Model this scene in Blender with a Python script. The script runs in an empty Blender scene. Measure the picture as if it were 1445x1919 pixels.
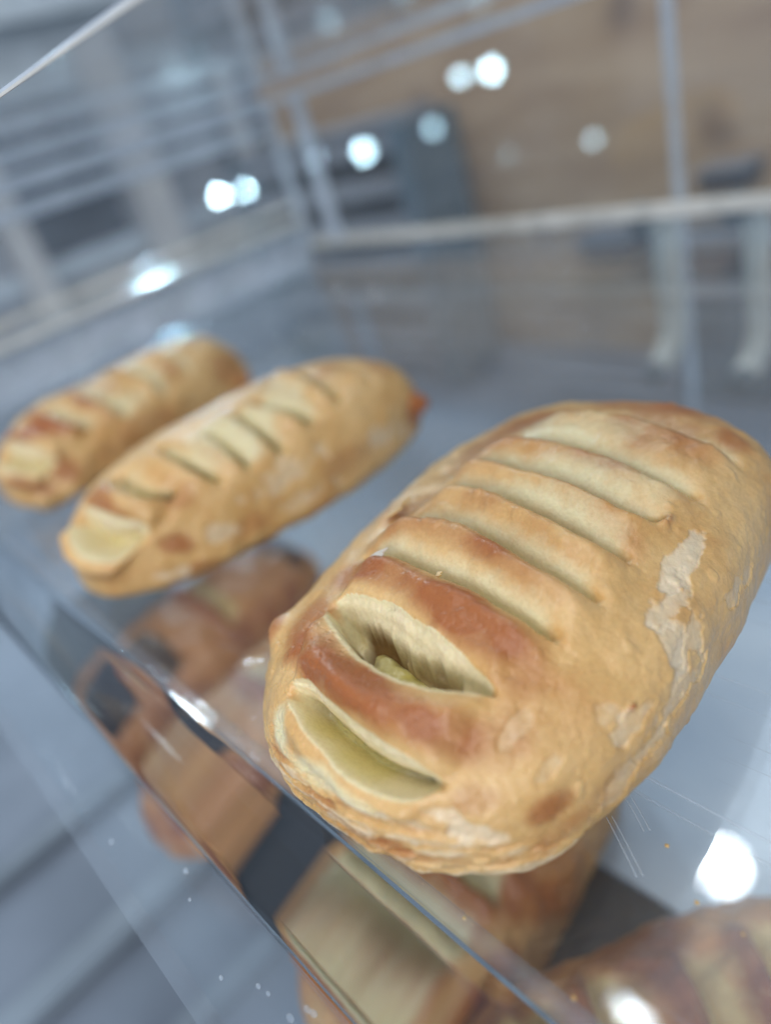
import bpy, bmesh, math, random
import numpy as np
from mathutils import Matrix, Vector

# All coordinates below are written in decimetres and scaled to metres when the meshes are made.
S = 0.1
sc = bpy.context.scene
C = sc.collection

# ---------------------------------------------------------------- camera
cam_d = bpy.data.cameras.new('camera'); cam = bpy.data.objects.new('camera', cam_d); C.objects.link(cam); sc.camera = cam
cam_d.sensor_fit = 'HORIZONTAL'; cam_d.sensor_width = 36.0; cam_d.lens = 33.79
cam_d.clip_start = 0.002; cam_d.clip_end = 100.0
R0 = (0.6650977, 0.6962190, -0.2700445); R1 = (0.2103243, -0.5216316, -0.8268398); R2 = (-0.7165254, 0.4931324, -0.4933678)
cam.matrix_world = Matrix(((R0[0], -R1[0], -R2[0], 0), (R0[1], -R1[1], -R2[1], 0), (R0[2], -R1[2], -R2[2], 1.0 * S), (0, 0, 0, 1)))
cam_d.dof.use_dof = True; cam_d.dof.focus_distance = 1.10 * S; cam_d.dof.aperture_fstop = 7.8

# ---------------------------------------------------------------- world, lamps, exposure
w = bpy.data.worlds.new('World'); sc.world = w; w.use_nodes = True
bg = w.node_tree.nodes['Background']; bg.inputs[0].default_value = (0.54, 0.67, 0.88, 1); bg.inputs[1].default_value = 0.66
sc.view_settings.view_transform = 'Standard'; sc.view_settings.look = 'None'; sc.view_settings.exposure = -0.08; sc.view_settings.gamma = 1.0
cy = sc.cycles
cy.use_denoising = True; cy.max_bounces = 24; cy.transparent_max_bounces = 40; cy.glossy_bounces = 6; cy.transmission_bounces = 10
cy.diffuse_bounces = 3; cy.caustics_reflective = False; cy.caustics_refractive = False; cy.sample_clamp_indirect = 6.0; cy.blur_glossy = 0.3


def lamp(name, loc, target, radius, radiance, col=(1, 1, 1), sy=None, spread=180):
    """Area lamp; radiance is what its face shows."""
    l = bpy.data.lights.new(name, 'AREA')
    l.color = col
    if sy is None:
        l.shape = 'DISK'; l.size = 2 * radius * S; area = math.pi * (radius * S) ** 2
    else:
        l.shape = 'RECTANGLE'; l.size = 2 * radius * S; l.size_y = 2 * sy * S; area = 4 * radius * sy * S * S
    l.energy = radiance * area * math.pi
    l.spread = math.radians(spread)
    o = bpy.data.objects.new(name, l); C.objects.link(o)
    o.location = Vector(loc) * S
    o.rotation_euler = (Vector(target) - Vector(loc)).to_track_quat('-Z', 'Y').to_euler()
    return o


# two round ceiling downlights (their mirror images are the hot spots on the clear floor)
lamp('ceiling_downlight', (-5.7, 10.45, 18.0), (-0.7, 0.8, 0), 0.62, 150, (0.86, 0.95, 1.0))
lamp('ceiling_downlight', (-26.5, 9.0, 18.0), (-1.2, 0.8, 0), 0.9, 330, (0.86, 0.95, 1.0))
glint_l = lamp('floor_glint_light', (-5.7, 6.1, 18.0), (-5.7, 6.1, 0), 0.45, 110, (0.8, 0.92, 1.0), sy=.16)  # added lamp, shaped to give one long glint on the floor
glint_l.rotation_euler = (0, 0, 0)
# added overhead light, meant to reflect pale in the clear floor
pan = lamp('overhead_soft_light', (-5.2, 16.2, 18.0), (-4.6, 15.9, 0), 5.6, 4.4, (0.80, 0.90, 1.0), sy=5.0)
pan.rotation_euler = (0, 0, 0)
lamp('overhead_soft_light', (5.0, -4.0, 20.0), (-1, 1, 0), 6.0, 3.9, (1.0, 0.97, 0.92), sy=6.0)  # soft general light from overhead, warm for the crust
lamp('front_fill_light', (9.0, -16.0, 8.0), (-1.5, 2.5, 0), 6.0, 8.0, (0.98, 0.98, 1.0), sy=4.0)  # added fill from behind the camera to brighten the door handles
# shop lamps further down the room behind the camera
for lx, ly, lz, rr, L in ((-21.0, -19.2, 0.2, 0.62, 260), (-22.6, -19.2, 0.3, 0.42, 200), (-29.5, -19.2, -1.6, 0.75, 230), (-33.3, -19.2, -1.4, 0.55, 200),
                          (-24.7, -19.2, -1.3, 0.55, 80), (-20.9, -19.2, -2.9, 0.5, 70), (-16.9, -19.2, -2.9, 0.4, 40)):
    lamp('shop_lamp', (lx, ly, lz), (-1.5, 2.0, 0.8), rr * .45, L * .05, (0.58, 0.86, 1.0), spread=60)

for lx, ly, lz, rr, L in ((11.4, 13.1, -.6, .25, 30), (11.4, 12.0, -.5, .15, 18)):
    lamp('shop_lamp', (lx, ly, lz), (-4.6, 2.8, 0.6), rr, L, (0.58, 0.86, 1.0), spread=50)
for lx, ly, lz, rr, L in ((-20.8, 9.4, 4.4, .42, 60), (-15.6, 6.8, 3.2, .25, 45), (-19.5, 13.0, 4.0, .2, 40), (-15.6, 12.6, 3.8, .2, 28)):
    lamp('shop_lamp', (lx, ly, lz), (-3.5, 2.2, 0), rr, L, (0.58, 0.86, 1.0), spread=50)

# ---------------------------------------------------------------- materials


def newmat(name):
    m = bpy.data.materials.new(name); m.use_nodes = True
    nt = m.node_tree; nt.nodes.clear()
    out = nt.nodes.new('ShaderNodeOutputMaterial')
    return m, nt, out


def N(nt, kind, **kw):
    n = nt.nodes.new(kind)
    for k, v in kw.items():
        if k.startswith('i_'):
            key = k[2:]
            n.inputs[int(key) if key.isdigit() else key.replace('_', ' ')].default_value = v
        else:
            setattr(n, k, v)
    return n


def ramp(nt, stops, interp='LINEAR'):
    r = nt.nodes.new('ShaderNodeValToRGB'); cr = r.color_ramp; cr.interpolation = interp
    while len(cr.elements) > len(stops): cr.elements.remove(cr.elements[-1])
    while len(cr.elements) < len(stops): cr.elements.new(1)
    for e, (p, c) in zip(cr.elements, stops):
        e.position = p; e.color = (c, c, c, 1) if isinstance(c, (int, float)) else (*c, 1)
    return r


def mixc(nt, a, b, f):
    m = nt.nodes.new('ShaderNodeMix'); m.data_type = 'RGBA'
    for sock, v in ((m.inputs[6], a), (m.inputs[7], b), (m.inputs[0], f)):
        if isinstance(v, bpy.types.NodeSocket): nt.links.new(v, sock)
        elif isinstance(v, tuple): sock.default_value = (*v, 1)
        else: sock.default_value = v
    return m.outputs[2]


def mathn(nt, op, a, b=0.0, clamp=False):
    m = nt.nodes.new('ShaderNodeMath'); m.operation = op; m.use_clamp = clamp
    for i, v in enumerate((a, b)):
        if isinstance(v, bpy.types.NodeSocket): nt.links.new(v, m.inputs[i])
        else: m.inputs[i].default_value = v
    return m.outputs[0]


def acrylic(name, tint=(0.97, 0.985, 0.99), haze=0.03, rough=0.02, hazecol=(0.75, 0.84, 0.95), scratch=0.0, f0=0.045, veil=0.0):
    """Clear plastic sheet: see-through with a Fresnel-like sheen and a little surface haze, which also stands in for lens veil."""
    m, nt, out = newmat(name); L = nt.links
    tr = N(nt, 'ShaderNodeBsdfTransparent'); tr.inputs[0].default_value = (*tint, 1)
    gl = N(nt, 'ShaderNodeBsdfGlossy'); gl.inputs[0].default_value = (1, 1, 1, 1); gl.inputs['Roughness'].default_value = rough
    lw = N(nt, 'ShaderNodeLayerWeight'); lw.inputs[0].default_value = 0.5
    p5 = mathn(nt, 'POWER', lw.outputs['Facing'], 5.0)
    fr = mathn(nt, 'MULTIPLY_ADD', p5, 0.9); nt.nodes[-1].inputs[2].default_value = f0
    di = N(nt, 'ShaderNodeBsdfDiffuse'); di.inputs[0].default_value = (*hazecol, 1)
    tc = N(nt, 'ShaderNodeTexCoord')
    ns = N(nt, 'ShaderNodeTexNoise', i_Scale=26.0, i_Detail=5.0, i_Roughness=0.65); L.new(tc.outputs['Object'], ns.inputs[0])
    hz = ramp(nt, ((0.35, haze * 0.6), (0.75, haze * 1.7))); L.new(ns.outputs[0], hz.inputs[0])
    if scratch:
        # curved wiping scratches: thin noisy lines in two directions
        acc = None
        for rot, seed in ((0.5, 0.0), (-0.35, 3.0)):
            mp = N(nt, 'ShaderNodeMapping'); mp.inputs['Rotation'].default_value = (0, 0, rot); mp.inputs['Location'].default_value = (seed, seed, 0)
            mp.inputs['Scale'].default_value = (12, 420, 1); L.new(tc.outputs['Object'], mp.inputs[0])
            n2 = N(nt, 'ShaderNodeTexNoise', i_Scale=1.0, i_Detail=1.5, i_Distortion=0.9); L.new(mp.outputs[0], n2.inputs[0])
            r2 = ramp(nt, ((0.70, 0.0), (0.78, 1.0))); L.new(n2.outputs[0], r2.inputs[0])
            acc = r2.outputs[0] if acc is None else mathn(nt, 'MAXIMUM', acc, r2.outputs[0])
        hsum = mathn(nt, 'MULTIPLY_ADD', acc, scratch); L.new(hz.outputs[0], nt.nodes[-1].inputs[2])
        b = N(nt, 'ShaderNodeBump', i_Strength=0.6, i_Distance=0.0004); L.new(acc, b.inputs['Height']); L.new(b.outputs[0], gl.inputs['Normal'])
        hzo = hsum
    else:
        hzo = hz.outputs[0]
    m1 = N(nt, 'ShaderNodeMixShader'); L.new(hzo, m1.inputs[0]); L.new(tr.outputs[0], m1.inputs[1]); L.new(di.outputs[0], m1.inputs[2])
    m2 = N(nt, 'ShaderNodeMixShader'); L.new(fr, m2.inputs[0]); L.new(m1.outputs[0], m2.inputs[1]); L.new(gl.outputs[0], m2.inputs[2])
    if veil:   # broad second sheen that adds the glow round lamp reflections
        g2 = N(nt, 'ShaderNodeBsdfGlossy'); g2.inputs['Roughness'].default_value = 0.30
        m3 = N(nt, 'ShaderNodeMixShader'); m3.inputs[0].default_value = veil
        L.new(m2.outputs[0], m3.inputs[1]); L.new(g2.outputs[0], m3.inputs[2]); L.new(m3.outputs[0], out.inputs[0])
        return m
    L.new(m2.outputs[0], out.inputs[0])
    return m


def simple(name, col, rough=0.5, noise=None, bump=0.0, scale=20.0, metallic=0.0, spec=0.5):
    m, nt, out = newmat(name); L = nt.links
    p = N(nt, 'ShaderNodeBsdfPrincipled'); p.inputs['Roughness'].default_value = rough; p.inputs['Metallic'].default_value = metallic
    p.inputs['Specular IOR Level'].default_value = spec
    L.new(p.outputs[0], out.inputs[0])
    tc = N(nt, 'ShaderNodeTexCoord')
    ns = N(nt, 'ShaderNodeTexNoise', i_Scale=scale, i_Detail=6.0); L.new(tc.outputs['Object'], ns.inputs[0])
    r = ramp(nt, ((0.3, 0.0), (0.7, 1.0))); L.new(ns.outputs[0], r.inputs[0])
    L.new(mixc(nt, col, noise if noise else tuple(c * 0.75 for c in col), r.outputs[0]), p.inputs['Base Color'])
    if bump:
        b = N(nt, 'ShaderNodeBump', i_Strength=bump, i_Distance=0.001); L.new(ns.outputs[0], b.inputs['Height']); L.new(b.outputs[0], p.inputs['Normal'])
    return m


def solid_glass(name, rough=0.03):
    m, nt, out = newmat(name)
    g = N(nt, 'ShaderNodeBsdfGlass', i_Roughness=rough, i_IOR=1.49); g.inputs[0].default_value = (0.95, 0.975, 0.985, 1)
    nt.links.new(g.outputs[0], out.inputs[0])
    return m


def dough(name, gold=(0.72, 0.435, 0.16), brown=(0.40, 0.125, 0.026), pale=(0.82, 0.71, 0.42), rough=0.42, dscale=1.0):
    """Baked dough. Attributes painted per vertex: bake (brown, pale, cream) and flake (white layer, painted shade of slots and hole)."""
    m, nt, out = newmat(name); L = nt.links
    a = N(nt, 'ShaderNodeAttribute', attribute_name='bake'); s = N(nt, 'ShaderNodeSeparateColor'); L.new(a.outputs['Color'], s.inputs[0])
    a2 = N(nt, 'ShaderNodeAttribute', attribute_name='layers'); s2 = N(nt, 'ShaderNodeSeparateColor'); L.new(a2.outputs['Color'], s2.inputs[0])
    tc = N(nt, 'ShaderNodeTexCoord')
    n1 = N(nt, 'ShaderNodeTexNoise', i_Scale=70.0 * dscale, i_Detail=7.0, i_Roughness=0.62); L.new(tc.outputs['Object'], n1.inputs[0])
    n2 = N(nt, 'ShaderNodeTexNoise', i_Scale=330.0 * dscale, i_Detail=6.0, i_Roughness=0.6); L.new(tc.outputs['Object'], n2.inputs[0])
    n3 = N(nt, 'ShaderNodeTexNoise', i_Scale=1500.0 * dscale, i_Detail=3.0); L.new(tc.outputs['Object'], n3.inputs[0])
    g0 = ramp(nt, ((0.30, (gold[0] * 1.12, gold[1] * 1.22, gold[2] * 1.45)), (0.52, gold), (0.72, (gold[0] * 0.90, gold[1] * 0.76, gold[2] * 0.60)))); L.new(n1.outputs[0], g0.inputs[0])
    # brown: painted amount broken up by noise
    bn = mathn(nt, 'MULTIPLY_ADD', n1.outputs[0], 0.55); nt.nodes[-1].inputs[2].default_value = -0.275
    bsum = mathn(nt, 'ADD', s.outputs[0], bn)
    bn2 = mathn(nt, 'MULTIPLY_ADD', n2.outputs[0], 0.34); nt.nodes[-1].inputs[2].default_value = -0.17
    bsum = mathn(nt, 'ADD', bsum, bn2)
    br = ramp(nt, ((0.05, 0.0), (0.45, 0.5), (0.95, 1.0))); L.new(bsum, br.inputs[0])
    c1 = mixc(nt, g0.outputs[0], brown, br.outputs[0])
    pn = mathn(nt, 'ADD', s.outputs[1], mathn(nt, 'MULTIPLY_ADD', n2.outputs[0], 0.5)); nt.nodes[-2].inputs[2].default_value = -0.25
    pr = ramp(nt, ((0.15, 0.0), (0.6, 1.0))); L.new(pn, pr.inputs[0])
    c2 = mixc(nt, c1, pale, pr.outputs[0])
    c3 = mixc(nt, c2, (0.60, 0.50, 0.085), s.outputs[2])
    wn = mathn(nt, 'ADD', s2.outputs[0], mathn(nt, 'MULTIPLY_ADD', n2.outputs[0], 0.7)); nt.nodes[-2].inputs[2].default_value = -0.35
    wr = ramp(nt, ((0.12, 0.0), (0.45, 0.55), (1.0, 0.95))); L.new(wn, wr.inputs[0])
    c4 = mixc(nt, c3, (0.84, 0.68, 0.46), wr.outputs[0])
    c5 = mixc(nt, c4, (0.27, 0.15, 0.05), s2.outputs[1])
    fine = ramp(nt, ((0.3, (0.86, 0.84, 0.80)), (0.6, (1.0, 1.0, 1.0)))); L.new(n3.outputs[0], fine.inputs[0])
    mm = N(nt, 'ShaderNodeMix', data_type='RGBA', blend_type='MULTIPLY'); mm.inputs[0].default_value = 0.6
    L.new(c5, mm.inputs[6]); L.new(fine.outputs[0], mm.inputs[7])
    p = N(nt, 'ShaderNodeBsdfPrincipled'); L.new(mm.outputs[2], p.inputs['Base Color'])
    p.inputs['Subsurface Weight'].default_value = 0.22; p.inputs['Subsurface Radius'].default_value = (1.0, 0.5, 0.2); p.inputs['Subsurface Scale'].default_value = 0.0025
    rr = mathn(nt, 'MULTIPLY_ADD', pr.outputs[0], 0.25, clamp=True); nt.nodes[-1].inputs[2].default_value = rough
    rn = mathn(nt, 'ADD', rr, mathn(nt, 'MULTIPLY_ADD', n2.outputs[0], 0.4)); nt.nodes[-2].inputs[2].default_value = -0.2
    L.new(rn, p.inputs['Roughness'])
    p.inputs['Coat Weight'].default_value = 0.40; p.inputs['Coat Roughness'].default_value = 0.20
    n4 = N(nt, 'ShaderNodeTexNoise', i_Scale=3600.0, i_Detail=2.0); L.new(tc.outputs['Object'], n4.inputs[0])
    h = mathn(nt, 'ADD', mathn(nt, 'MULTIPLY', n2.outputs[0], 0.8), mathn(nt, 'MULTIPLY', n3.outputs[0], 0.28))
    h = mathn(nt, 'ADD', h, mathn(nt, 'MULTIPLY', wr.outputs[0], -0.2))
    h = mathn(nt, 'ADD', h, mathn(nt, 'MULTIPLY', n4.outputs[0], 0.16))
    b = N(nt, 'ShaderNodeBump', i_Strength=0.5, i_Distance=0.0006); L.new(h, b.inputs['Height']); L.new(b.outputs[0], p.inputs['Normal']); L.new(b.outputs[0], p.inputs['Coat Normal'])
    L.new(p.outputs[0], out.inputs[0])
    return m


M = {}
M['clear'] = acrylic('clear_acrylic', haze=0.036)
M['floor'] = acrylic('scratched_clear_acrylic', haze=0.012, rough=0.03, scratch=0.5, f0=0.03, veil=0.035)
M['lower'] = acrylic('lower_clear_acrylic', haze=0.05, rough=0.05)
M['ledge'] = acrylic('dull_acrylic_ledge', haze=0.02, rough=0.04, scratch=0.1, f0=0.03)
M['frost'] = acrylic('milky_acrylic_edge', haze=0.55, rough=0.15, hazecol=(0.85, 0.92, 1.0))
M['edge'] = acrylic('bright_cut_edge', haze=0.75, rough=0.2, hazecol=(0.97, 0.93, 0.84))  # ground edges; their glow is painted in as pale haze
M['rod'] = acrylic('glossy_acrylic_rod', haze=0.2, rough=0.06, f0=0.12)
M['bubble'] = acrylic('trapped_air', haze=0.14, rough=0.1)
M['glare'] = acrylic('glare_haze_side', haze=0.10)  # glare at the left, painted as pale haze in the side panel
M['top'] = acrylic('glare_haze_top', haze=0.24, rough=0.05)  # same glare put into the top shelf as stronger haze
M['glass'] = solid_glass('solid_acrylic')
M['dough'] = dough('golden_crust')
M['dough_soft'] = dough('golden_crust_plain', rough=0.5)
M['dough_dark'] = dough('dark_baked_crust', gold=(0.70, 0.33, 0.10), brown=(0.32, 0.085, 0.022), pale=(0.76, 0.55, 0.24))
M['cream'] = simple('yellow_custard', (0.62, 0.52, 0.13), 0.3, noise=(0.70, 0.64, 0.34), bump=0.4, scale=300)
M['flake'] = simple('dry_pastry_flake', (0.80, 0.70, 0.58), 0.6, scale=200)
M['choc'] = simple('chocolate_filling', (0.035, 0.022, 0.022), 0.35, scale=200)
M['mat'] = simple('charcoal_sheet', (0.045, 0.05, 0.06), 0.6, scale=30)
M['glow_sheet'] = simple('painted_glow', (0.84, 0.90, 0.96), 0.3, noise=(0.50, 0.60, 0.72), scale=14, bump=1.0)
M['counter'] = simple('slate_counter', (0.13, 0.16, 0.20), 0.5, noise=(0.24, 0.28, 0.34), scale=8)
M['pale'] = simple('pale_painted_bar', (0.55, 0.62, 0.66), 0.5, scale=20)
M['white'] = simple('cream_white_plastic', (0.96, 0.93, 0.82), 0.35, scale=20)
M['bolt'] = simple('grey_mount', (0.12, 0.17, 0.20), 0.4, scale=40)
M['slat'] = simple('grey_slat', (0.30, 0.31, 0.33), 0.6, scale=20)
M['dark'] = simple('dark_recess', (0.03, 0.035, 0.045), 0.8, scale=10)
M['post'] = simple('beige_post', (0.60, 0.57, 0.53), 0.7, scale=12)
M['greywall'] = simple('grey_plaster', (0.36, 0.38, 0.42), 0.8, noise=(0.44, 0.45, 0.47), scale=3)


def plywood(name):
    m, nt, out = newmat(name); L = nt.links
    tc = N(nt, 'ShaderNodeTexCoord')
    mp = N(nt, 'ShaderNodeMapping'); mp.inputs['Scale'].default_value = (3.0, 1, 14.0); L.new(tc.outputs['Object'], mp.inputs[0])
    n1 = N(nt, 'ShaderNodeTexNoise', i_Scale=1.4, i_Detail=6.0, i_Distortion=1.2); L.new(mp.outputs[0], n1.inputs[0])
    r = ramp(nt, ((0.3, (0.36, 0.225, 0.125)), (0.5, (0.47, 0.32, 0.19)), (0.7, (0.56, 0.40, 0.25)))); L.new(n1.outputs[0], r.inputs[0])
    sx = N(nt, 'ShaderNodeSeparateXYZ'); cx = N(nt, 'ShaderNodeCombineXYZ'); L.new(tc.outputs['Object'], sx.inputs[0]); L.new(sx.outputs[0], cx.inputs[0]); L.new(sx.outputs[2], cx.inputs[1])
    v = N(nt, 'ShaderNodeTexVoronoi', i_Scale=5.5, voronoi_dimensions='2D', i_Randomness=1.0)
    dn = N(nt, 'ShaderNodeTexNoise', i_Scale=9.0); L.new(cx.outputs[0], dn.inputs[0])
    vm = nt.nodes.new('ShaderNodeVectorMath'); vm.operation = 'MULTIPLY_ADD'; L.new(dn.outputs['Color'], vm.inputs[0]); vm.inputs[1].default_value = (.09, .05, 0); L.new(cx.outputs[0], vm.inputs[2]); L.new(vm.outputs[0], v.inputs[0])
    k = ramp(nt, ((0.0, 1.0), (0.07, 0.8), (0.16, 0.0))); L.new(v.outputs[0], k.inputs[0])
    p = N(nt, 'ShaderNodeBsdfPrincipled', i_Roughness=0.65)
    L.new(mixc(nt, r.outputs[0], (0.13, 0.075, 0.05), mathn(nt, 'MULTIPLY', k.outputs[0], 0.7)), p.inputs['Base Color'])
    L.new(p.outputs[0], out.inputs[0])
    return m


M['ply'] = plywood('knotty_plywood')

# ---------------------------------------------------------------- helpers


def tag(o, label=None, cat=None, group=None, kind=None):
    if label: o['label'] = label
    if cat: o['category'] = cat
    if group: o['group'] = group
    if kind: o['kind'] = kind
    return o


def link(name, me, mat, parent=None):
    if mat is not None: me.materials.append(mat)
    o = bpy.data.objects.new(name, me); C.objects.link(o)
    if parent is not None: o.parent = parent
    return o


def bmobj(name, bm, mat, parent=None, smooth=False, bevel=0):
    if bevel: bmesh.ops.bevel(bm, geom=list(bm.edges), offset=bevel, segments=2, affect='EDGES')
    for v in bm.verts: v.co *= S
    me = bpy.data.meshes.new(name); bm.to_mesh(me); bm.free()
    if smooth: me.shade_smooth()
    return link(name, me, mat, parent)


def box_bm(x0, x1, y0, y1, z0, z1):
    bm = bmesh.new()
    r = bmesh.ops.create_cube(bm, size=1)
    for v in r['verts']:
        v.co = Vector((x0 + (v.co.x + .5) * (x1 - x0), y0 + (v.co.y + .5) * (y1 - y0), z0 + (v.co.z + .5) * (z1 - z0)))
    return bm


def box(name, mat, b, parent=None, bevel=0):
    return bmobj(name, box_bm(*b), mat, parent, bevel=bevel)


def prism_x(name, mat, prof, x0, x1, parent=None, smooth=False):
    """Profile in (y, z) pulled along x."""
    bm = bmesh.new()
    a = [bm.verts.new((x0, y, z)) for y, z in prof]; b = [bm.verts.new((x1, y, z)) for y, z in prof]
    n = len(prof)
    for i in range(n): bm.faces.new((a[i], a[(i + 1) % n], b[(i + 1) % n], b[i]))
    bm.faces.new(a[::-1]); bm.faces.new(b)
    bmesh.ops.recalc_face_normals(bm, faces=bm.faces)
    o = bmobj(name, bm, mat, parent)
    if smooth: o.data.shade_smooth(); o.data.set_sharp_from_angle(angle=math.radians(40))
    return o


def tube(name, mat, pts, rad, parent=None, seg=14):
    bm = bmesh.new(); pts = [Vector(p) for p in pts]
    # resample a smooth path
    P = []
    for i in range(len(pts) - 1):
        p0 = pts[max(i - 1, 0)]; p1 = pts[i]; p2 = pts[i + 1]; p3 = pts[min(i + 2, len(pts) - 1)]
        for k in range(8):
            t = k / 8
            P.append(0.5 * ((2 * p1) + (-p0 + p2) * t + (2 * p0 - 5 * p1 + 4 * p2 - p3) * t * t + (-p0 + 3 * p1 - 3 * p2 + p3) * t ** 3))
    P.append(pts[-1]); rings = []
    for i, p in enumerate(P):
        d = (P[min(i + 1, len(P) - 1)] - P[max(i - 1, 0)]).normalized()
        u = d.orthogonal().normalized() if i == 0 else (u - d * u.dot(d)).normalized()
        v = d.cross(u)
        rings.append([bm.verts.new(p + (u * math.cos(2 * math.pi * k / seg) + v * math.sin(2 * math.pi * k / seg)) * rad) for k in range(seg)])
    for a, b in zip(rings, rings[1:]):
        for k in range(seg): bm.faces.new((a[k], a[(k + 1) % seg], b[(k + 1) % seg], b[k]))
    bm.faces.new(rings[0][::-1]); bm.faces.new(rings[-1])
    return bmobj(name, bm, mat, parent, smooth=True)


def empty(name, loc=(0, 0, 0)):
    o = bpy.data.objects.new(name, None); C.objects.link(o); o.location = Vector(loc) * S; o.empty_display_size = 0.02
    return o


# ---------------------------------------------------------------- numpy noise
_rng = np.random.default_rng(11)
_PT = _rng.random((64, 64, 64)).astype(np.float32)


def vnoise(X, f, seed=0):
    p = X * f + seed * 7.31
    i = np.floor(p).astype(int); t = p - i; t = t * t * (3 - 2 * t); i &= 63; j = (i + 1) & 63
    def g(a, b, c): return _PT[a, b, c]
    x0, y0, z0 = i.T; x1, y1, z1 = j.T; tx, ty, tz = t.T
    c00 = g(x0, y0, z0) * (1 - tx) + g(x1, y0, z0) * tx; c10 = g(x0, y1, z0) * (1 - tx) + g(x1, y1, z0) * tx
    c01 = g(x0, y0, z1) * (1 - tx) + g(x1, y0, z1) * tx; c11 = g(x0, y1, z1) * (1 - tx) + g(x1, y1, z1) * tx
    return ((c00 * (1 - ty) + c10 * ty) * (1 - tz) + (c01 * (1 - ty) + c11 * ty) * tz) * 2 - 1


def fbm(X, f, o=4, seed=0):
    r = 0; a = 1; n = 0
    for k in range(o):
        r = r + a * vnoise(X, f, seed + k * 3.7); n += a; a *= .5; f *= 2.03
    return r / n


def sstep(x, a, b):
    t = np.clip((x - a) / (b - a), 0, 1)
    return t * t * (3 - 2 * t)


PHM = math.radians(150)


class Loaf:
    """Rounded, slightly flattened loaf. Its skin is addressed by disc coordinates (g across, h along)."""

    def __init__(s, cx, cy, a, b, H, yaw, zc, p, q, r, z0=0.0, back=1.0, qb=0.0):
        s.__dict__.update(locals())

    def base(s, g, h):
        self = s
        phi = np.hypot(g, h) * PHM; al = np.arctan2(h, g)
        cz = np.where(np.cos(phi) > 0, s.H - s.zc, s.zc)
        d = np.stack([np.sin(phi) * np.cos(al) * s.a, np.sin(phi) * np.sin(al) * s.b, np.cos(phi) * cz], -1)
        lo = np.full(g.shape, .3); hi = np.full(g.shape, 3.); Q = s.q + s.qb * sstep(np.sin(al), 0.0, .8)
        for _ in range(24):
            m = (lo + hi) / 2
            F = abs(d[:, 0] * m / s.a) ** s.p + abs(d[:, 1] * m / s.b) ** Q + abs(d[:, 2] * m / cz) ** s.r
            lo = np.where(F < 1, m, lo); hi = np.where(F < 1, hi, m)
        P = d * lo[:, None]
        n = np.stack([s.p * abs(P[:, 0] / s.a) ** (s.p - 1) / s.a * np.sign(P[:, 0]), Q * abs(P[:, 1] / s.b) ** (Q - 1) / s.b * np.sign(P[:, 1]),
                      s.r * abs(P[:, 2] / cz) ** (s.r - 1) / cz * np.sign(P[:, 2])], -1)
        n /= np.maximum(np.linalg.norm(n, axis=1, keepdims=True), 1e-9)
        P[:, 1] *= np.where(P[:, 1] > 0, s.back, 1.0)
        return P, n

    def place(s, P):
        c, q = math.cos(s.yaw), math.sin(s.yaw)
        return np.stack([P[:, 0] * c - P[:, 1] * q, P[:, 0] * q + P[:, 1] * c, np.maximum(P[:, 2] + s.zc, 0.0)], -1)


def curve(pts, g):
    p = np.array(pts, float); p = p[np.argsort(p[:, 0])]
    # smooth interpolation
    y = np.interp(g, p[:, 0], p[:, 1])
    y += 0.5 * (np.interp(g - .012, p[:, 0], p[:, 1]) + np.interp(g + .012, p[:, 0], p[:, 1])) - np.interp(g, p[:, 0], p[:, 1])
    return y, p[0, 0], p[-1, 0]


def grid_axis(n, lo, hi, frac):
    """n samples over [-1,1], a share frac of them inside [lo,hi]."""
    k = int(n * frac); r = n - k; L = (lo + 1); H = (1 - hi); kl = max(2, int(r * L / (L + H))); kh = n - k - kl
    return np.concatenate([np.linspace(-1, lo, kl, endpoint=False), np.linspace(lo, hi, k, endpoint=False), np.linspace(hi, 1, kh)])


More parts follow.
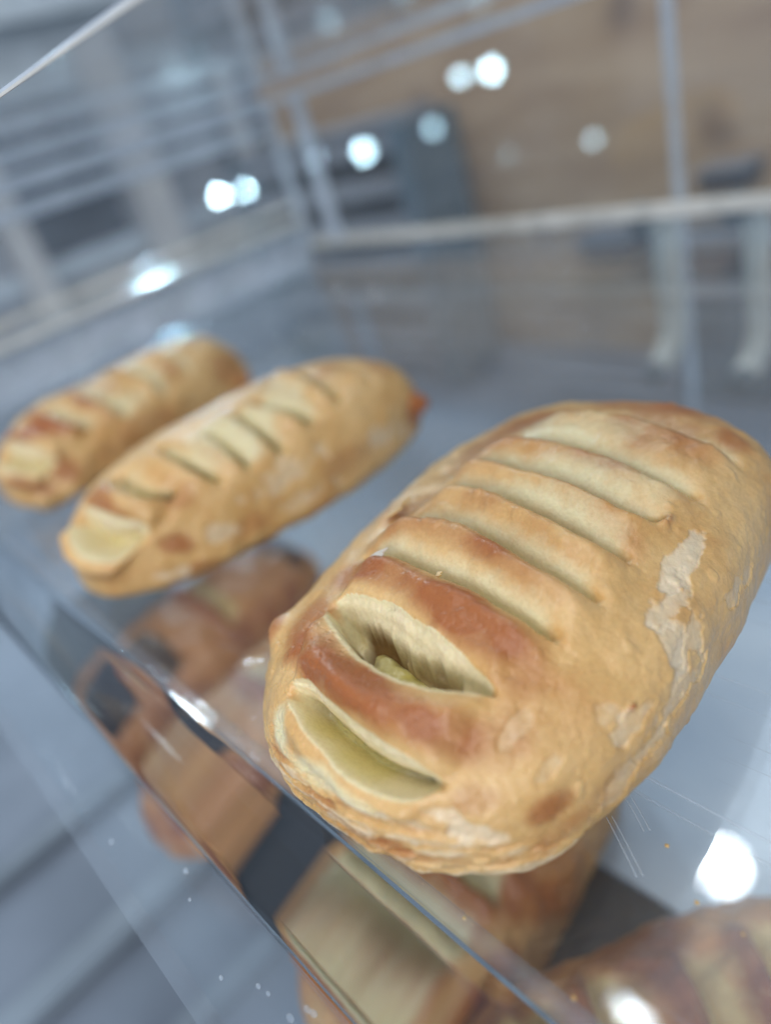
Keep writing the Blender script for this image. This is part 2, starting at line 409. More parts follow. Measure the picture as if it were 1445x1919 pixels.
def make_pastry(name, L, mat, nx, ny, rx=(-.3, .6, .75), ry=(-.65, .4, .8), creases=(), openings=(), browns=(), pales=(), whites=(), nubs=(), seed=0, base_brown=0.0,
                lumps=0.012, edge_brown=0.0, flaky=0.0, ropes=0.0):
    gx = grid_axis(nx, *rx); gy = grid_axis(ny, *ry)
    U, V = np.meshgrid(gx, gy)
    g = (U * np.sqrt(1 - V * V / 2)).ravel(); h = (V * np.sqrt(1 - U * U / 2)).ravel()
    P, n = L.base(g, h)
    X = P * 1.0
    gw = g + 0.006 * fbm(X, 9, 2, seed + 40); hw = h + 0.005 * fbm(X, 12, 3, seed + 50)
    brown = np.full(g.shape, base_brown); pale = np.zeros_like(g); cream = np.zeros_like(g); white = np.zeros_like(g); hole = np.zeros_like(g)
    D = lumps * fbm(X, 5, 3, seed) + lumps * 0.35 * fbm(X, 22, 3, seed + 9)
    if ropes:
        cs = sorted(creases, key=lambda c: c['p'][2][1])
        hs = [curve(c['p'], gw) for c in cs]
        for (ha, a0, a1), (hb, b0, b1) in zip(hs, hs[1:]):
            u = np.clip((hw - ha) / np.maximum(hb - ha, 1e-4), 0, 1)
            Tr = sstep(gw, min(a0, b0) - .05, max(a0, b0) + .05) * (1 - sstep(gw, min(a1, b1) - .13, max(a1, b1) + .05))
            D += ropes * Tr * (4 * u * (1 - u)) ** .6
            brown += .42 * Tr * np.exp(-((u - .70) / .24) ** 2) * sstep(fbm(X, 7, 3, seed + 12), -.3, .35)
    for c in creases:
        pts, dep, wid = c['p'], c.get('d', .03), c.get('w', .035)
        hc, g0, g1 = curve(pts, gw); e = hw - hc
        T = sstep(gw, g0 - .03, g0 + .05) * (1 - sstep(gw, g1 - .06, g1 + .02))
        Tl = sstep(gw, g0 - .015, g0 + .02) * (1 - sstep(gw, g1 - .03, g1 + .005))
        wl = wid * (.55 + .45 * T)
        D += np.where(e > 0, -dep * T * np.exp(-np.clip(e, 0, 1) / wl) * sstep(e, 0, .0035), 0)
        D += np.where(e <= 0, c.get('b', .012) * T * np.exp(-((e + .014) / .016) ** 2), 0)
        # thin slot where the layers meet, its shade painted in dark brown
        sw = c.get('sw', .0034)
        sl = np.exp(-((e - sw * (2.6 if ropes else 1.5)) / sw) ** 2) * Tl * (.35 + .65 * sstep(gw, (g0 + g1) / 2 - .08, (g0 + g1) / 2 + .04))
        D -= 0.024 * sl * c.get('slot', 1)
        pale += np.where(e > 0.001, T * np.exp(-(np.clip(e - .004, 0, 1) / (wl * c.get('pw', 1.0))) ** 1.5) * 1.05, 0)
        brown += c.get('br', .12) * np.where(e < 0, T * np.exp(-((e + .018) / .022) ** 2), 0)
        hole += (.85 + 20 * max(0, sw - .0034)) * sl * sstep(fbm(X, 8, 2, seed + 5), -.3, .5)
    for o in openings:
        hf, g0, g1 = curve(o['f'], gw); hb, _, _ = curve(o['b'], gw)
        wdt = np.maximum(hb - hf, 1e-4); q = (hw - hf) / wdt
        T = sstep(gw, g0, g0 + .03) * (1 - sstep(gw, g1 - .05, g1)) * sstep(wdt, .001, .02)
        rag = .05 * fbm(X, 30, 3, seed + 21)
        prof = sstep(q, 0.0, .10) * (1 - sstep(q, .38, 1.0) * .86) * (1 - sstep(q + rag, .97, 1.03))
        D += -o['d'] * T * prof
        ins = T * sstep(q, -.03, .04) * (1 - sstep(q + rag, .98, 1.03))
        pale = np.maximum(pale, ins * 1.25); brown *= (1 - ins)
        # layered relief on the torn back wall
        lay = sstep(q, .45, .55) * ins
        D += lay * .012 * fbm(X * np.array([.6, 1.6, 1.6]), 30, 4, seed + 31)
        step = q + .10 * fbm(X * np.array([.8, 1, 1]), 16, 4, seed + 35)
        D += ins * (.010 * sstep(step, .62, .66) + .008 * sstep(step, .80, .83) - .012 * sstep(step, .5, .9))
        white += ins * (.30 * sstep(step, .60, .68) + .35 * sstep(fbm(X, 24, 3, seed + 33), .05, .4) * lay)
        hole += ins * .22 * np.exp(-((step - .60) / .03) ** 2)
        for (c0, c1, a0, a1, amt) in o.get('cream', ()):
            cream += amt * ins * sstep(q + rag, a0 - .06, a0 + .06) * (1 - sstep(q + rag * 2, a1 - .08, a1 + .08)) * sstep(gw, c0, c0 + .05) * (1 - sstep(gw, c1 - .05, c1))
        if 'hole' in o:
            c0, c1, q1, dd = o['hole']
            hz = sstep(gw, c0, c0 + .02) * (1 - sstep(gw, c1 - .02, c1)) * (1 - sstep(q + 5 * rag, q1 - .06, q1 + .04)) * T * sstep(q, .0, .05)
            D -= dd * hz; hole += hz * (.35 + .55 * sstep(-gw, -.02, .06) + .3 * sstep(q, .2, .45))  # shallow brown hole; part of its dark depth is painted
        # bulging lips before and behind
        D += o.get('lipf', .02) * np.where(q < 0, T * np.exp(-(((hw - hf) + .028) / .030) ** 2), 0)
        D += o.get('lipb', .01) * np.where(q > 1, T * np.exp(-(((hw - hb) - .02) / .022) ** 2), 0)
        # thin bare-dough line on the front lip
        pale += .5 * T * np.exp(-(((hw - hf) + .003) / .004) ** 2)
    wig = fbm(X, 14, 3, seed + 60); wig2 = fbm(X, 40, 4, seed + 64)
    for (a, b, r1, r2, amt) in browns:
        dd = np.hypot((g - a) / r1, (h - b) / r2) + .35 * wig
        brown += amt * (1 - sstep(dd, .35, 1.15)) * (1 - np.clip(pale, 0, 1))
    for (a, b, r1, r2, amt) in pales:
        dd = np.hypot((g - a) / r1, (h - b) / r2) + .4 * wig
        pale += amt * (1 - sstep(dd, .4, 1.1))
    for (a, b, r1, r2, amt) in whites:
        dd = np.hypot((g - a) / r1, (h - b) / r2) / 1.15 + 1.0 * wig + .8 * wig2
        msk = (1 - sstep(dd, .45, 1.0)); white += .85 * amt * msk; D -= .0022 * (1 - sstep(dd, .68, .84)); brown *= (1 - .7 * msk * min(1, amt))
    for (a, b, r1, amt, br) in nubs:
        k = np.exp(-((g - a) ** 2 + (h - b) ** 2) / r1 ** 2); D += amt * k; brown += br * sstep(k, .15, .8)
    if edge_brown:
        brown += edge_brown * sstep(-g, .12, .28)
    # flaky layered edge low on the front
    lay = sstep(-h, .42, .52) * flaky
    if flaky:
        st = fbm(X * np.array([.7, .7, 3.2]), 24, 4, seed + 90)
        D += lay * (.008 * st + .003 * sstep(st, -.02, .05)); white += lay * .55 * sstep(st, .0, .25); brown += lay * .35 * sstep(-st, .08, .3)
        cr = fbm(X, 46, 4, seed + 95); D -= .0025 * flaky * sstep(-np.abs(cr), -.035, 0) * sstep(-h, .0, .3)
    # small blisters and flaky skin
    bl = fbm(X, 34, 2, seed + 70); D += .0025 * sstep(bl, .35, .7); D += .0011 * fbm(X, 60, 3, seed + 80)
    P = L.place(P + n * D[:, None])
    me = bpy.data.meshes.new(name)
    me.vertices.add(nx * ny); me.vertices.foreach_set('co', (P * S).astype(np.float32).ravel())
    idx = np.arange(nx * ny).reshape(ny, nx)
    q4 = np.stack([idx[:-1, :-1], idx[:-1, 1:], idx[1:, 1:], idx[1:, :-1]], -1).reshape(-1, 4)
    rim = np.concatenate([idx[0, :-1], idx[:-1, -1], idx[-1, :0:-1], idx[:0:-1, 0]])[::-1]
    nf = len(q4)
    me.loops.add(nf * 4 + len(rim)); me.loops.foreach_set('vertex_index', np.concatenate([q4.ravel(), rim]).astype(np.int32))
    me.polygons.add(nf + 1)
    me.polygons.foreach_set('loop_start', np.concatenate([np.arange(nf) * 4, [nf * 4]]).astype(np.int32))
    me.polygons.foreach_set('use_smooth', np.ones(nf + 1, bool))
    me.update(calc_edges=True); me.validate()
    for nm, ch in (('bake', (brown, pale, cream)), ('layers', (white, hole, np.zeros_like(g)))):
        at = me.color_attributes.new(nm, 'FLOAT_COLOR', 'POINT')
        arr = np.ones((nx * ny, 4), np.float32)
        for k in range(3): arr[:, k] = np.clip(ch[k], 0, 1)
        at.data.foreach_set('color', arr.ravel())
    return me


def patch_mesh(L, pts_f, pts_b, depth, name, nx=90, ny=26, seed=3, lump=.012, g0=None, g1=None, q0=.05, q1=.6):
    """Filling that lies inside an opening of the crust."""
    gs = np.linspace(g0, g1, nx); qs = np.linspace(q0, q1, ny)
    hf, _, _ = curve(pts_f, gs); hb, _, _ = curve(pts_b, gs)
    G, Q = np.meshgrid(gs, qs); H = hf[None] + (hb - hf)[None] * Q
    P, n = L.base(G.ravel(), H.ravel())
    a = (G.ravel() - g0) / (g1 - g0); b = (Q.ravel() - q0) / (q1 - q0)
    dome = (np.clip(4 * a * (1 - a), 0, 1) ** .5) * (np.clip(4 * b * (1 - b), 0, 1) ** .5)
    D = -depth + .03 * dome + lump * fbm(P, 24, 3, seed)
    P = L.place(P + n * D[:, None])
    me = bpy.data.meshes.new(name)
    idx = np.arange(nx * ny).reshape(ny, nx)
    f = np.stack([idx[:-1, :-1], idx[:-1, 1:], idx[1:, 1:], idx[1:, :-1]], -1).reshape(-1, 4)
    me.from_pydata([tuple(v) for v in P * S], [], [tuple(int(k) for k in q) for q in f]); me.shade_smooth()
    return me


def flake_at(L, g, h, size, name, parent, seed, mat, tilt=.3, lift=.004):
    P, n = L.base(np.array([g]), np.array([h])); c = L.place(P)[0] ; cq, sq = math.cos(L.yaw), math.sin(L.yaw)
    nn = Vector((n[0, 0] * cq - n[0, 1] * sq, n[0, 0] * sq + n[0, 1] * cq, n[0, 2])).normalized()
    rnd = random.Random(seed); u = nn.orthogonal().normalized(); v = nn.cross(u); c = Vector(c) + nn * (lift)
    bm = bmesh.new(); top = []; bot = []
    k = 11
    for i in range(k):
        a = 2 * math.pi * i / k; r = size * (.55 + .6 * rnd.random()) * (1.25 if i % 5 else .6)
        off = nn * (r * tilt * math.cos(a))
        top.append(bm.verts.new(c + u * math.cos(a) * r * 1.3 + v * math.sin(a) * r * .75 + off + nn * .0025)); bot.append(bm.verts.new(c + u * math.cos(a) * r * 1.3 + v * math.sin(a) * r * .75 + off))
    bm.faces.new(top); bm.faces.new(bot[::-1])
    for i in range(k): bm.faces.new((top[i], bot[i], bot[(i + 1) % k], top[(i + 1) % k]))
    return bmobj(name, bm, mat, parent)


def pastry_thing(name, L, label, cat, group):
    e = empty(name, (L.cx, L.cy, L.z0)); tag(e, label, cat, group)
    return e


# ---------------------------------------------------------------- room behind the case
tag(box('floor', M['counter'], (-60, 40, -60, 60, -9.2, -9.0)), kind='structure')
wall = tag(box('wall', M['greywall'], (-60, 30, 13.0, 13.4, -9.0, 14.0)), kind='structure')
tag(box('side_wall', M['greywall'], (-40.4, -40, -60, 13.0, -9.0, 14.0)), kind='structure')
tag(box('counter', M['counter'], (-16, 14, -5, 6.5, -2.6, -2.4)), kind='structure')

ply = empty('plywood_board', (0, 9.0, -2)); tag(ply, 'large tan plywood board with dark knots behind the clear case', 'board')
pb = box('panel', M['ply'], (-10.0, 0.5, 7.0, 7.2, -2.3, 3.4)); pb.parent = ply; pb.matrix_parent_inverse = ply.matrix_basis.inverted()

rack = empty('tray_rack', (-5.5, 6.0, -1)); tag(rack, 'dark grey tray rack with stacked slats beside the plywood board', 'rack')


def under(e, o):
    o.parent = e; o.matrix_parent_inverse = e.matrix_basis.inverted(); return o


for k in range(6):
    z = -1.85 + k * .44
    under(rack, box('slat', M['slat'], (-9.3, -6.25, 5.9, 6.5, z, z + .2)))
under(rack, box('back_sheet', M['dark'], (-9.3, -6.1, 6.6, 6.7, -2.3, .55)))
under(rack, box('post', M['bolt'], (-6.25, -6.0, 5.8, 6.6, -2.3, .6)))
under(rack, box('post', M['bolt'], (-9.5, -9.3, 5.8, 6.6, -2.3, .6)))
under(rack, box('top_bar', M['slat'], (-9.3, -6.25, 5.85, 6.6, .61, .68)))

bx = empty('wall_box', (-3.9, 6.6, -.5)); tag(bx, 'dark blurred box on the plywood left of the nearer door handle', 'box', 'dark boxes on the plywood')
under(bx, box('body', M['dark'], (-4.60, -4.05, 6.5, 6.98, -1.16, -.93), bevel=.03)); under(bx, box('lid', M['slat'], (-4.65, -4.0, 6.46, 6.98, -.925, -.88)))
bx = empty('wall_box', (-3.2, 6.6, -.5)); tag(bx, 'long dark box on the plywood between the two door handles', 'box', 'dark boxes on the plywood')
under(bx, box('body', M['dark'], (-3.55, -2.5, 6.5, 6.98, -1.30, -1.04), bevel=.03)); under(bx, box('lid', M['slat'], (-3.6, -2.45, 6.46, 6.98, -1.035, -.99)))
bx = empty('wall_box', (-3.0, 6.6, .3)); tag(bx, 'small dark box above the back rail at the right edge', 'box', 'dark boxes on the plywood')
under(bx, box('body', M['dark'], (-3.38, -2.95, 6.6, 6.98, -.58, -.44), bevel=.03)); under(bx, box('lid', M['slat'], (-3.40, -2.93, 6.56, 6.98, -.435, -.41)))
bx = empty('crate', (-2.5, 6.4, -2.4)); tag(bx, 'grey crate on the counter against the plywood behind the right door handle', 'crate')
under(bx, box('body', M['bolt'], (-3.45, -1.3, 6.2, 6.95, -2.39, -1.42), bevel=.04)); under(bx, box('lid', M['slat'], (-3.5, -1.25, 6.15, 6.96, -1.415, -1.34), bevel=.02))
win = empty('shelving', (-16, 4, -2)); tag(win, 'tall dim shelving with beige posts and dark bays at left', 'shelving')
for y, wd in ((4.2, .5), (6.9, .8), (9.6, .35)):
    under(win, box('post', M['post'], (-15.2, -14.9, y, y + wd, -2.3, 2.2)))
for z, t_ in ((-.5, .3), (1.9, .5), (3.6, .2)):
    under(win, box('shelf', M['pale'], (-15.6, -15.21, -3, 11, z, z + t_)))
for y0, y1, z0, z1, c in ((-3, 4.2, -2.3, 1.9, 'greywall'), (4.2, 6.9, -.2, 1.9, 'dark'), (6.9, 9.6, -.2, 1.9, 'slat'), (9.6, 11.6, -.2, 1.9, 'dark'), (-3, 11.6, 2.4, 4.5, 'pale'), (4.2, 11.6, -2.3, -.5, 'post')):
    under(win, box('back_panel', M[c], (-15.8, -15.7, y0, y1 - .01, z0, z1)))

# ---------------------------------------------------------------- the clear display case (two trays high)
case = empty('display_case', (-1, 1.7, -1.1)); tag(case, 'clear acrylic bakery display case with two shelves of pastries', 'display case')
X0, X1, YF, YB, ZT = -4.55, 3.0, 0.257, 3.2, 1.135


def cpart(name, mat, b, bevel=0): return under(case, box(name, mat, b, bevel=bevel))


cpart('shelf', M['floor'], (X0, X1, YF, YB, -.055, 0.0))
cpart('shelf_edge', M['frost'], (X0, X1, .472, .476, ZT + .003, ZT + .012), bevel=.001)
cpart('shelf_edge', M['edge'], (X0, X1, .467, .471, ZT + .002, ZT + .006))
cpart('back_panel', M['clear'], (X0, -1.745, YB, YB + .05, 0.004, ZT))
cpart('back_panel', M['clear'], (-1.715, X1, YB, YB + .05, 0.004, ZT))
cpart('side_panel', M['glare'], (X0 - .05, X0 - .002, YF, YB, 0.004, ZT))
cpart('top_shelf', M['top'], (X0, X1, .478, YB + .05, ZT + .004, ZT + .014))
# raised rims of the tray
cpart('rim', M['edge'], (X0 + .12, X1, YB - .055, YB - .004, .150, .212), bevel=.006)
cpart('rim_wall', M['clear'], (X0 + .12, X1, YB - .035, YB - .012, .004, .163))
cpart('rim', M['frost'], (X0 + .004, X0 + .12, YF, YB - .05, .004, .33), bevel=.02)
cpart('rim', M['edge'], (X0 + .004, X0 + .16, YF, YB - .05, .334, .365), bevel=.008)
cpart('rim', M['edge'], (X0 + .005, X0 + .05, YF, YB - .05, .44, .47), bevel=.008)
cpart('rim', M['frost'], (X0 + .004, X0 + .07, YF, YB - .05, 1.03, 1.12), bevel=.01)
cpart('rim', M['frost'], (X0 + .004, X0 + .05, YF, YB - .05, .90, .98), bevel=.01)
under(case, tube('rim_glint_rod', M['rod'], [(X0 + .13, YF, .30), (X0 + .13, 1.7, .31), (X0 + .13, YB - .06, .30)], .03))  # rods added along the rim to catch long lamp glints
under(case, tube('rim_glint_rod', M['rod'], [(X0 + .14, YF, .06), (X0 + .14, 1.7, .06), (X0 + .14, YB - .06, .06)], .03))
cpart('corner_post', M['frost'], (X0 + .125, X0 + .19, YB - .11, YB - .05, .2, 1.09), bevel=.01)
cpart('corner_post', M['frost'], (X0 + .42, X0 + .52, YB - .10, YB - .05, .2, 1.09), bevel=.01)
cpart('joint_strip', M['frost'], (X0, X1, YB - .07, YB - .005, 1.06, 1.10))
cpart('rear_post', M['frost'], (-1.962, -1.930, 3.60, 3.66, -1.4, 1.3))
# lower tray
cpart('lower_shelf', M['lower'], (X0, X1, -.03, YB, -1.155, -1.10))
cpart('lower_side_panel', M['clear'], (X0 - .05, X0 - .002, -.03, YB, -1.096, -.06))
cpart('lower_back_panel', M['clear'], (X0, -1.745, YB, YB + .05, -1.096, -.004))
cpart('lower_back_panel', M['clear'], (-1.715, X1, YB, YB + .05, -1.096, -.004))
cpart('lower_front_panel', M['lower'], (X0, X1, -.06, -.03, -1.096, -.06))
# front lip: a solid moulding that bends what is seen through it
lip = [(YF - .002, 0.0)]
for k in range(15):
    a = k / 14; lip.append((YF - .03 - a * .125, .003 - .02 * a - .012 * a * a))
lip += [(.094, -.034), (.094, -.07), (.12, -.075), (YF - .002, -.055)]
under(case, prism_x('front_lip', M['glass'], lip, X0, X1, smooth=True))
cpart('ledge', M['ledge'], (X0, X1, -.03, .088, -.06, -.04), bevel=.004)
# hinge-side fillets that catch the lamps
tube_f = tube('fillet', M['clear'], [(X0 + .1, YF + .012, .012), (-2, YF + .012, .012), (X1, YF + .012, .012)], .014); under(case, tube_f)

M['refl_bar'] = simple('pale_reflection_bar', (0.26, 0.31, 0.36), 0.4, scale=20)
grid = empty('reflection_bars', (-2, -1, -2.4)); tag(grid, 'pale bars standing in for blurred reflections below the case', 'rack')
for x, dx, y0 in ((-4.3, .16, -2.6), (-3.35, .22, -2.0), (-2.55, .13, -3.0), (-1.5, .2, -2.4)):  # bars added to imitate blurred reflections
    under(grid, box('bar', M['refl_bar'], (x, x + dx, y0, .3, -2.39, -2.31), bevel=.02))
for y, x0 in ((-1.35, -4.6), (.32, -4.6)):
    under(grid, box('cross_bar', M['refl_bar'], (x0, -1.0, y, y + .10, -2.30, -2.24), bevel=.02))
for a, b in (((-.46, .526), (-.378, .47)), ((-.454, .57), (-.404, .536))):
    for o_ in (0, .006):
        under(case, tube('scratch', M['frost'], [(a[0] + o_, a[1] + o_, .001), ((a[0] + b[0]) / 2 + o_ + .001, (a[1] + b[1]) / 2 + o_, .001), (b[0] + o_, b[1] + o_, .001)], .0007, seg=6))
# little trapped bubbles along the ledge joint
rb = random.Random(4)
for k in range(14):
    bx, by = -1.75 + rb.random() * 1.2, -.02 + rb.random() * .10
    bm = bmesh.new(); bmesh.ops.create_icosphere(bm, subdivisions=2, radius=1)
    rr = .0022 + .003 * rb.random()
    for v in bm.verts: v.co = Vector((bx + v.co.x * rr * 1.6, by + v.co.y * rr, -.0385 + v.co.z * .0012))
    under(case, bmobj('bubble', bm, M['bubble'], smooth=True))

# door handles on the back doors
for i, (x, lab) in enumerate(((-1.95, 'white curved door handle on the clear back door, left of the two'), (-1.50, 'white curved door handle at the right edge of the photo'))):
    hnd = empty('door_handle', (x, YB + .05, -.25)); tag(hnd, lab, 'handle', 'white handles on the back doors')
    under(hnd, tube('grip', M['white'], [(x, 3.26, .13), (x, 3.40, .08), (x, 3.46, -.03), (x, 3.47, -.28), (x, 3.48, -.50), (x, 3.41, -.61), (x, 3.30, -.66)], .062))
    under(hnd, tube('mount', M['bolt'], [(x, YB + .04, .14), (x, YB + .055, .14), (x, YB + .075, .135)], .065))
    under(hnd, tube('mount', M['bolt'], [(x, YB + .04, -.67), (x, YB + .07, -.67), (x, YB + .11, -.66)], .058))

# ---------------------------------------------------------------- the danishes on the upper tray
MAIN = Loaf(-0.74, 0.75, 0.347, 0.525, 0.351, 0.113, 0.179, 2.47, 2.852, 2.627, back=1.03, qb=1.5)
s0f = [(-0.150, -0.352), (-0.131, -0.358), (-0.058, -0.398), (0.033, -0.430), (0.106, -0.434), (0.164, -0.420), (0.202, -0.397), (0.222, -0.368)]
s0b = [(-0.150, -0.330), (-0.107, -0.318), (-0.031, -0.334), (0.046, -0.346), (0.112, -0.352), (0.172, -0.357), (0.222, -0.367)]
s1f = [(-0.165, -0.216), (-0.158, -0.222), (-0.094, -0.250), (-0.025, -0.271), (0.048, -0.277), (0.112, -0.270), (0.158, -0.258), (0.212, -0.243)]
s1b = [(-0.165, -0.212), (-0.154, -0.2), (-0.105, -0.193), (-0.026, -0.198), (0.049, -0.208), (0.117, -0.218), (0.181, -0.232), (0.212, -0.242)]
creases = [
    dict(p=[(-0.171, -0.137), (-0.108, -0.134), (-0.026, -0.144), (0.034, -0.148), (0.092, -0.154), (0.155, -0.161), (0.194, -0.166), (0.235, -0.17)], d=.055, w=.016, pw=1.15, b=.022, br=.25, sw=.0036),
    dict(p=[(-0.16, -0.08), (-0.051, -0.069), (0.012, -0.073), (0.092, -0.089), (0.148, -0.099), (0.206, -0.104), (0.259, -0.109)], d=.050, w=.016, pw=1.15, b=.020, sw=.0036),
    dict(p=[(-0.15, 0.003), (-0.009, -0.004), (0.087, -0.024), (0.145, -0.035), (0.204, -0.039), (0.258, -0.035)], d=.048, w=.016, pw=1.15, b=.020, sw=.0036),
    dict(p=[(-0.15, 0.062), (-0.051, 0.058), (0.061, 0.041), (0.144, 0.028), (0.207, 0.022), (0.276, 0.036)], d=.050, w=.016, pw=1.15, b=.020, sw=.0036, slot=.9),
    dict(p=[(-0.14, 0.120), (0.002, 0.126), (0.116, 0.108), (0.199, 0.092), (0.292, 0.098)], d=.045, w=.02, b=.012, sw=.0036, slot=.9),
    dict(p=[(-0.08, 0.200), (0.081, 0.210), (0.19, 0.190), (0.304, 0.195)], d=.045, w=.022, b=.012, sw=.0036, slot=.9),
]
openings = [
    dict(f=s0f, b=s0b, d=.075, cream=((-.13, .13, .02, .52, .55),), lipf=.012, lipb=.022),
    dict(f=s1f, b=s1b, d=.085, hole=(-.125, .130, .70, .03), cream=((-.02, .12, .10, .30, .9),), lipf=.026, lipb=.014),
]
browns = [(-.19, -.25, .07, .06, .75), (-.12, -.285, .09, .045, .85), (-.02, -.305, .11, .038, .9), (.08, -.312, .10, .04, .85), (.17, -.31, .07, .045, .7), (.24, -.30, .06, .05, .3),
          (-.17, -.165, .08, .03, .65), (-.07, -.162, .08, .028, .55), (.05, -.178, .09, .032, .85), (.13, -.19, .08, .034, .7), (.2, -.205, .06, .04, .3),
          (-.17, -.105, .06, .03, .35), (.07, -.103, .05, .02, .4), (-.19, -.03, .06, .06, .45), (-.02, -.028, .06, .02, .3), (-.16, .05, .06, .04, .3), (-.18, .12, .07, .06, .6), (-.05, .122, .08, .018, .5),
          (-.12, .2, .10, .06, .65), (.02, .215, .09, .018, .4), (.04, .30, .16, .06, .5), (.26, .25, .05, .03, .7), (.14, .09, .1, .02, .25), (.24, -.02, .05, .03, .35),
          (.39, -.375, .05, .045, .75), (.47, -.45, .05, .07, .35), (.5, -.36, .05, .08, .3), (.26, -.38, .05, .04, .35), (-.17, -.47, .05, .12, .3), (-.05, -.58, .1, .05, .35), (.15, -.6, .12, .05, .45), (.3, -.25, .12, .07, .18), (.42, -.02, .1, .2, .12)]
pales = [(-.15, -.42, .05, .08, .7), (-.02, -.48, .12, .05, .55), (.1, -.47, .08, .03, .5), (.1, 0.0, .2, .03, .3), (.12, .07, .2, .03, .3), (.0, .17, .2, .04, .3)]
whites = [(.335, .0, .028, .06, 1.0), (.35, -.07, .04, .05, .9), (.40, -.10, .06, .03, .7), (.46, -.08, .04, .05, .55), (.248, -.275, .012, .03, .3), (.37, -.225, .03, .03, .35), (.43, -.21, .04, .035, .45),
          (.31, -.455, .07, .035, 1.0), (.23, -.425, .03, .02, .7), (.2, -.47, .09, .018, .5), (.05, -.50, .09, .014, .4), (.52, -.18, .05, .06, .45), (.5, .05, .05, .08, .45), (.55, -.3, .04, .1, .4), (.33, -.32, .02, .04, .35)]
nubs = [(-.318, -.268, .034, .024, .8), (.269, .040, .010, .022, .45), (.401, -.203, .007, .010, .9), (-.235, -.045, .025, .016, .2)]
t = pastry_thing('danish', MAIN, 'large golden danish nearest the camera with slashed top, brown arched strips and yellow custard inside', 'danish', 'danishes on the upper shelf')
body = link('crust', make_pastry('crust', MAIN, M['dough'], 560, 900, creases=creases, openings=openings, browns=browns, pales=pales, whites=whites, nubs=nubs, seed=1, flaky=1.0, ropes=.030), M['dough'], t)
fl = link('filling', patch_mesh(MAIN, s1f, s1b, .106, 'filling', g0=-.10, g1=.125, q0=.05, q1=.62, seed=8, lump=.022), M['cream'], t)
fl['label'] = 'yellow custard inside the upper open slit'
off = Vector((MAIN.cx, MAIN.cy, 0)) * 0
flake_at(MAIN, -.118, -.146, .016, 'flake', t, 3, M['flake'], lift=.026)
flake_at(MAIN, -.085, -.152, .006, 'flake', t, 5, M['flake'], lift=.024)
flake_at(MAIN, .01, -.147, .006, 'flake', t, 9, M['dough'], lift=.016)
flake_at(MAIN, -.205, -.048, .022, 'flake', t, 12, M['dough'], tilt=.25, lift=.02)

D2 = Loaf(-1.828, 0.87, 0.251, 0.58, 0.359, -0.137, 0.102, 2.34, 2.26, 3.061)
c2 = [dict(p=[(-0.12, 0.141), (0.204, 0.138), (0.291, 0.15)], d=.055, w=.022, b=.018, slot=2.6, sw=.009), dict(p=[(0.06, 0.015), (0.13, 0.023), (0.255, 0.055), (0.341, 0.077)], d=.06, w=.022, b=.016, slot=2.8, sw=.010),
      dict(p=[(0.08, -0.03), (0.265, -0.015), (0.39, -0.004)], d=.04, w=.02, slot=2, sw=.008), dict(p=[(0.12, -0.086), (0.286, -0.078), (0.381, -0.074)], d=.03, w=.02, slot=1.6, sw=.007), dict(p=[(0.0, -.175), (0.148, -0.161), (0.246, -0.151), (0.362, -0.133)], d=.042, w=.02, slot=2, sw=.007),
      dict(p=[(0.0, -.26), (0.082, -0.262), (0.216, -0.245), (0.304, -0.214)], d=.06, w=.03, b=.02, slot=2.6, sw=.010), dict(p=[(0.12, .215), (0.165, 0.222), (0.233, 0.242)], d=.03, w=.02, slot=2, sw=.008)]
o2 = [dict(f=[(0.0, -.37), (0.089, -0.412), (0.183, -0.425), (0.299, -0.395), (0.345, -0.314)], b=[(0.0, -.34), (0.021, -0.325), (0.193, -0.30), (0.305, -0.275), (.345, -.30)], d=.10, lipf=.03, lipb=.02, cream=((.02, .25, .15, .4, .6),))]
t = pastry_thing('danish', D2, 'medium golden danish between the other two, with a dark brown tip at its far end', 'danish', 'danishes on the upper shelf')
link('crust', make_pastry('crust_second', D2, M['dough_soft'], 300, 460, rx=(-.1, .7, .75), ry=(-.6, .5, .8), creases=c2, openings=o2,
     browns=[(.419, -.298, .07, .05, .9), (.595, -.367, .12, .07, .55), (.30, -.2, .08, .04, .35), (.084, -.295, .12, .035, .6), (.25, -.3, .12, .03, .5), (.51, .156, .08, .12, .35), (.578, -.151, .08, .1, .4), (.02, .19, .1, .08, .4), (.293, .44, .1, .06, .95), (.36, .42, .1, .07, .5), (.2, -.48, .14, .03, .5), (.2, -.1, .08, .03, .25), (.1, .3, .15, .04, .4)],
     pales=[(.2, -.04, .2, .1, .5), (.15, .08, .2, .05, .4)], whites=[(.45, .3, .08, .08, .6), (.47, -.03, .05, .1, .5), (.5, -.42, .1, .05, .8), (.6, 0, .05, .1, .4), (.5, -.22, .04, .03, .6)],
     nubs=[(.30, .45, .05, .05, .6)], seed=21, base_brown=-.03), M['dough_soft'], t)

D3 = Loaf(-2.951, 0.949, 0.259, 0.572, 0.322, 0.103, 0.085, 2.404, 3.9, 2.435)
c3 = [dict(p=[(0.0, .13), (0.247, 0.139), (.35, .15)], d=.03, w=.02), dict(p=[(0.0, -.11), (0.285, -0.098), (.4, -.09)], d=.04, w=.03, b=.02, br=.4), dict(p=[(0.0, .02), (0.25, 0.03), (.4, .04)], d=.03, w=.03, b=.015),
      dict(p=[(0.0, -.2), (0.2, -0.2), (.34, -.18)], d=.045, w=.03, b=.03, br=.5)]
o3 = [dict(f=[(-.02, -.39), (0.1, -0.41), (0.232, -0.40), (0.36, -0.36)], b=[(-.02, -.33), (0.1, -0.30), (0.232, -0.29), (0.36, -0.31)], d=.09, lipf=.04, lipb=.03)]
t = pastry_thing('danish', D3, 'browner danish lying farthest left, against the side rim of the shelf', 'danish', 'danishes on the upper shelf')
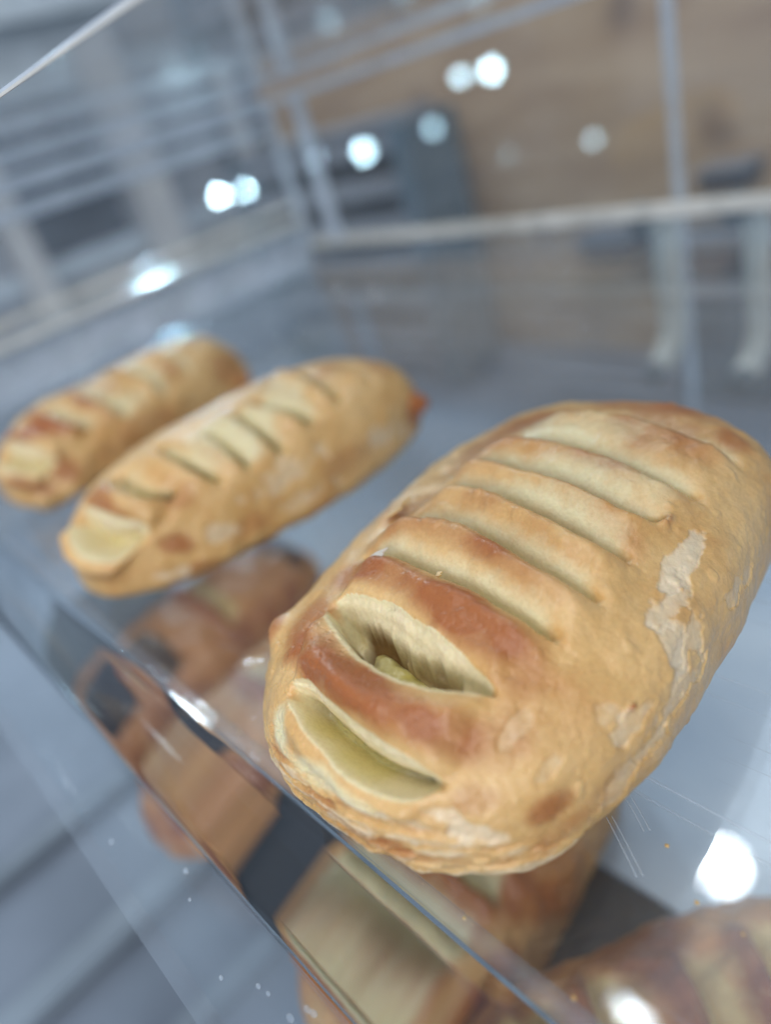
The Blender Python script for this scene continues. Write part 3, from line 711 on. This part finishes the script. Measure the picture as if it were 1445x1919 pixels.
link('crust', make_pastry('crust_third', D3, M['dough_soft'], 240, 360, rx=(-.1, .7, .75), ry=(-.6, .5, .8), creases=c3, openings=o3,
     browns=[(.1, -.27, .15, .05, .9), (.2, -.22, .12, .06, .6), (.39, -.33, .08, .06, .8), (.29, -.43, .14, .04, .95), (.37, .312, .15, .1, .6), (.155, -.096, .12, .06, .6), (.3, .1, .1, .05, .4), (.5, -.1, .1, .3, .4)],
     pales=[(.33, -.05, .08, .08, .3)], nubs=[(.45, .40, .06, .05, .5)], seed=33, base_brown=-.02, lumps=.03), M['dough_soft'], t)

# crumbs fallen round the danishes
bm = bmesh.new(); rc = random.Random(17)
for k in range(60):
    cx_, cy_, rad = rc.choice(((-.75, .75, .55), (-1.85, .87, .5), (-.75, .75, .6)))
    an = rc.random() * 6.28; d_ = rad * (.75 + .55 * rc.random()); q = rc.uniform(.001, .0035)
    r_ = bmesh.ops.create_icosphere(bm, subdivisions=1, radius=1)
    px_, py_ = cx_ + math.cos(an) * d_ * .8, max(.28, cy_ + math.sin(an) * d_ * 1.1)
    for v in r_['verts']: v.co = Vector((px_ + v.co.x * q * rc.uniform(.8, 1.6), py_ + v.co.y * q, .0005 + q * .6 + v.co.z * q * .6))
tag(bmobj('crumbs', bm, M['dough']), 'tiny golden crumbs scattered on the clear shelf round the danishes', 'crumbs', kind='stuff')

# ---------------------------------------------------------------- pastries on the lower shelf


def lower(name, P, label, cat, seed, n=7, open_front=True, brown=.3, mat='dough_dark', slot=2, g0=-.25, g1=.3, dep=.05, choc=False):
    L = Loaf(*P, z0=-1.1); rnd = random.Random(seed)
    t = pastry_thing(name, L, label, cat, 'pastries on the lower shelf')
    cr = []
    for k in range(n):
        h = -.34 + k * .68 / max(1, n - 1) + rnd.uniform(-.012, .012)
        cr.append(dict(p=[(g0, h + .01), (0, h), (g1, h - .012)], d=dep, w=.045, b=.03, br=.6, slot=slot))
    br = [(rnd.uniform(-.4, .5), rnd.uniform(-.6, .5), rnd.uniform(.08, .2), rnd.uniform(.05, .12), rnd.uniform(.3, .8)) for _ in range(12)]
    o = link('crust', make_pastry('crust_lower', L, M[mat], 220, 320, rx=(-.6, .6, .8), ry=(-.7, .5, .8), creases=cr, browns=br, seed=seed, base_brown=brown, lumps=.03), M[mat], t)
    o.location.z = 0
    if choc:
        for (g, h) in choc:
            gs = [(g - .22, h), (g, h + .01), (g + .22, h - .01)]
            me = patch_mesh(L, [(a, b - .04) for a, b in gs], [(a, b + .04) for a, b in gs], .005, 'filling', g0=g - .2, g1=g + .2, q0=0, q1=1, seed=seed)
            f = link('filling', me, M['choc'], t)
    for c in t.children: pass
    return t


lower('pastry', (-2.92, .84, .33, .62, .34, .1, .12, 2.4, 3.2, 2.4), 'reddish brown pastry with dark chocolate slits on the lower shelf below the middle danish', 'pastry', 5, n=3, brown=.5, choc=((.1, -.2), (.12, .3)))
lower('pastry', (-2.15, .68, .31, .58, .34, .12, .12, 2.4, 3.2, 2.4), 'golden pastry with a grey green top on the lower shelf, left of the front strip', 'pastry', 6, n=3, brown=.15, choc=((-.05, -.22),))
lower('pastry', (-1.17, .69, .33, .60, .36, .1, .12, 2.4, 3.2, 2.4), 'striped golden brown pastry on the lower shelf right below the largest danish', 'pastry', 8, n=9, brown=.30, dep=.06, mat='dough_soft')
lower('pastry', (-.36, .60, .34, .62, .34, -.60, .12, 2.6, 3.6, 2.4), 'brown slashed pastry at the lower right corner of the photo', 'pastry', 9, n=7, brown=.2)
tag(box('serving_sheet', M['mat'], (-4.3, 2.6, .20, .95, -1.096, -1.085)), 'dark charcoal sheet under the front of the pastries on the lower shelf', 'tray')
tag(box('pale_glow_sheet', M['glow_sheet'], (-1.35, 2.6, .96, 3.0, -1.096, -1.088)), 'pale blue white sheet standing in for the bright glow at the back of the lower shelf', 'glow_sheet')  # added sheet; its pale colour paints the glow near the lamp reflection

# put every pastry child where its own parent stands (the meshes are built round the loaf centre)
print('verts', sum(len(m.vertices) for m in bpy.data.meshes))
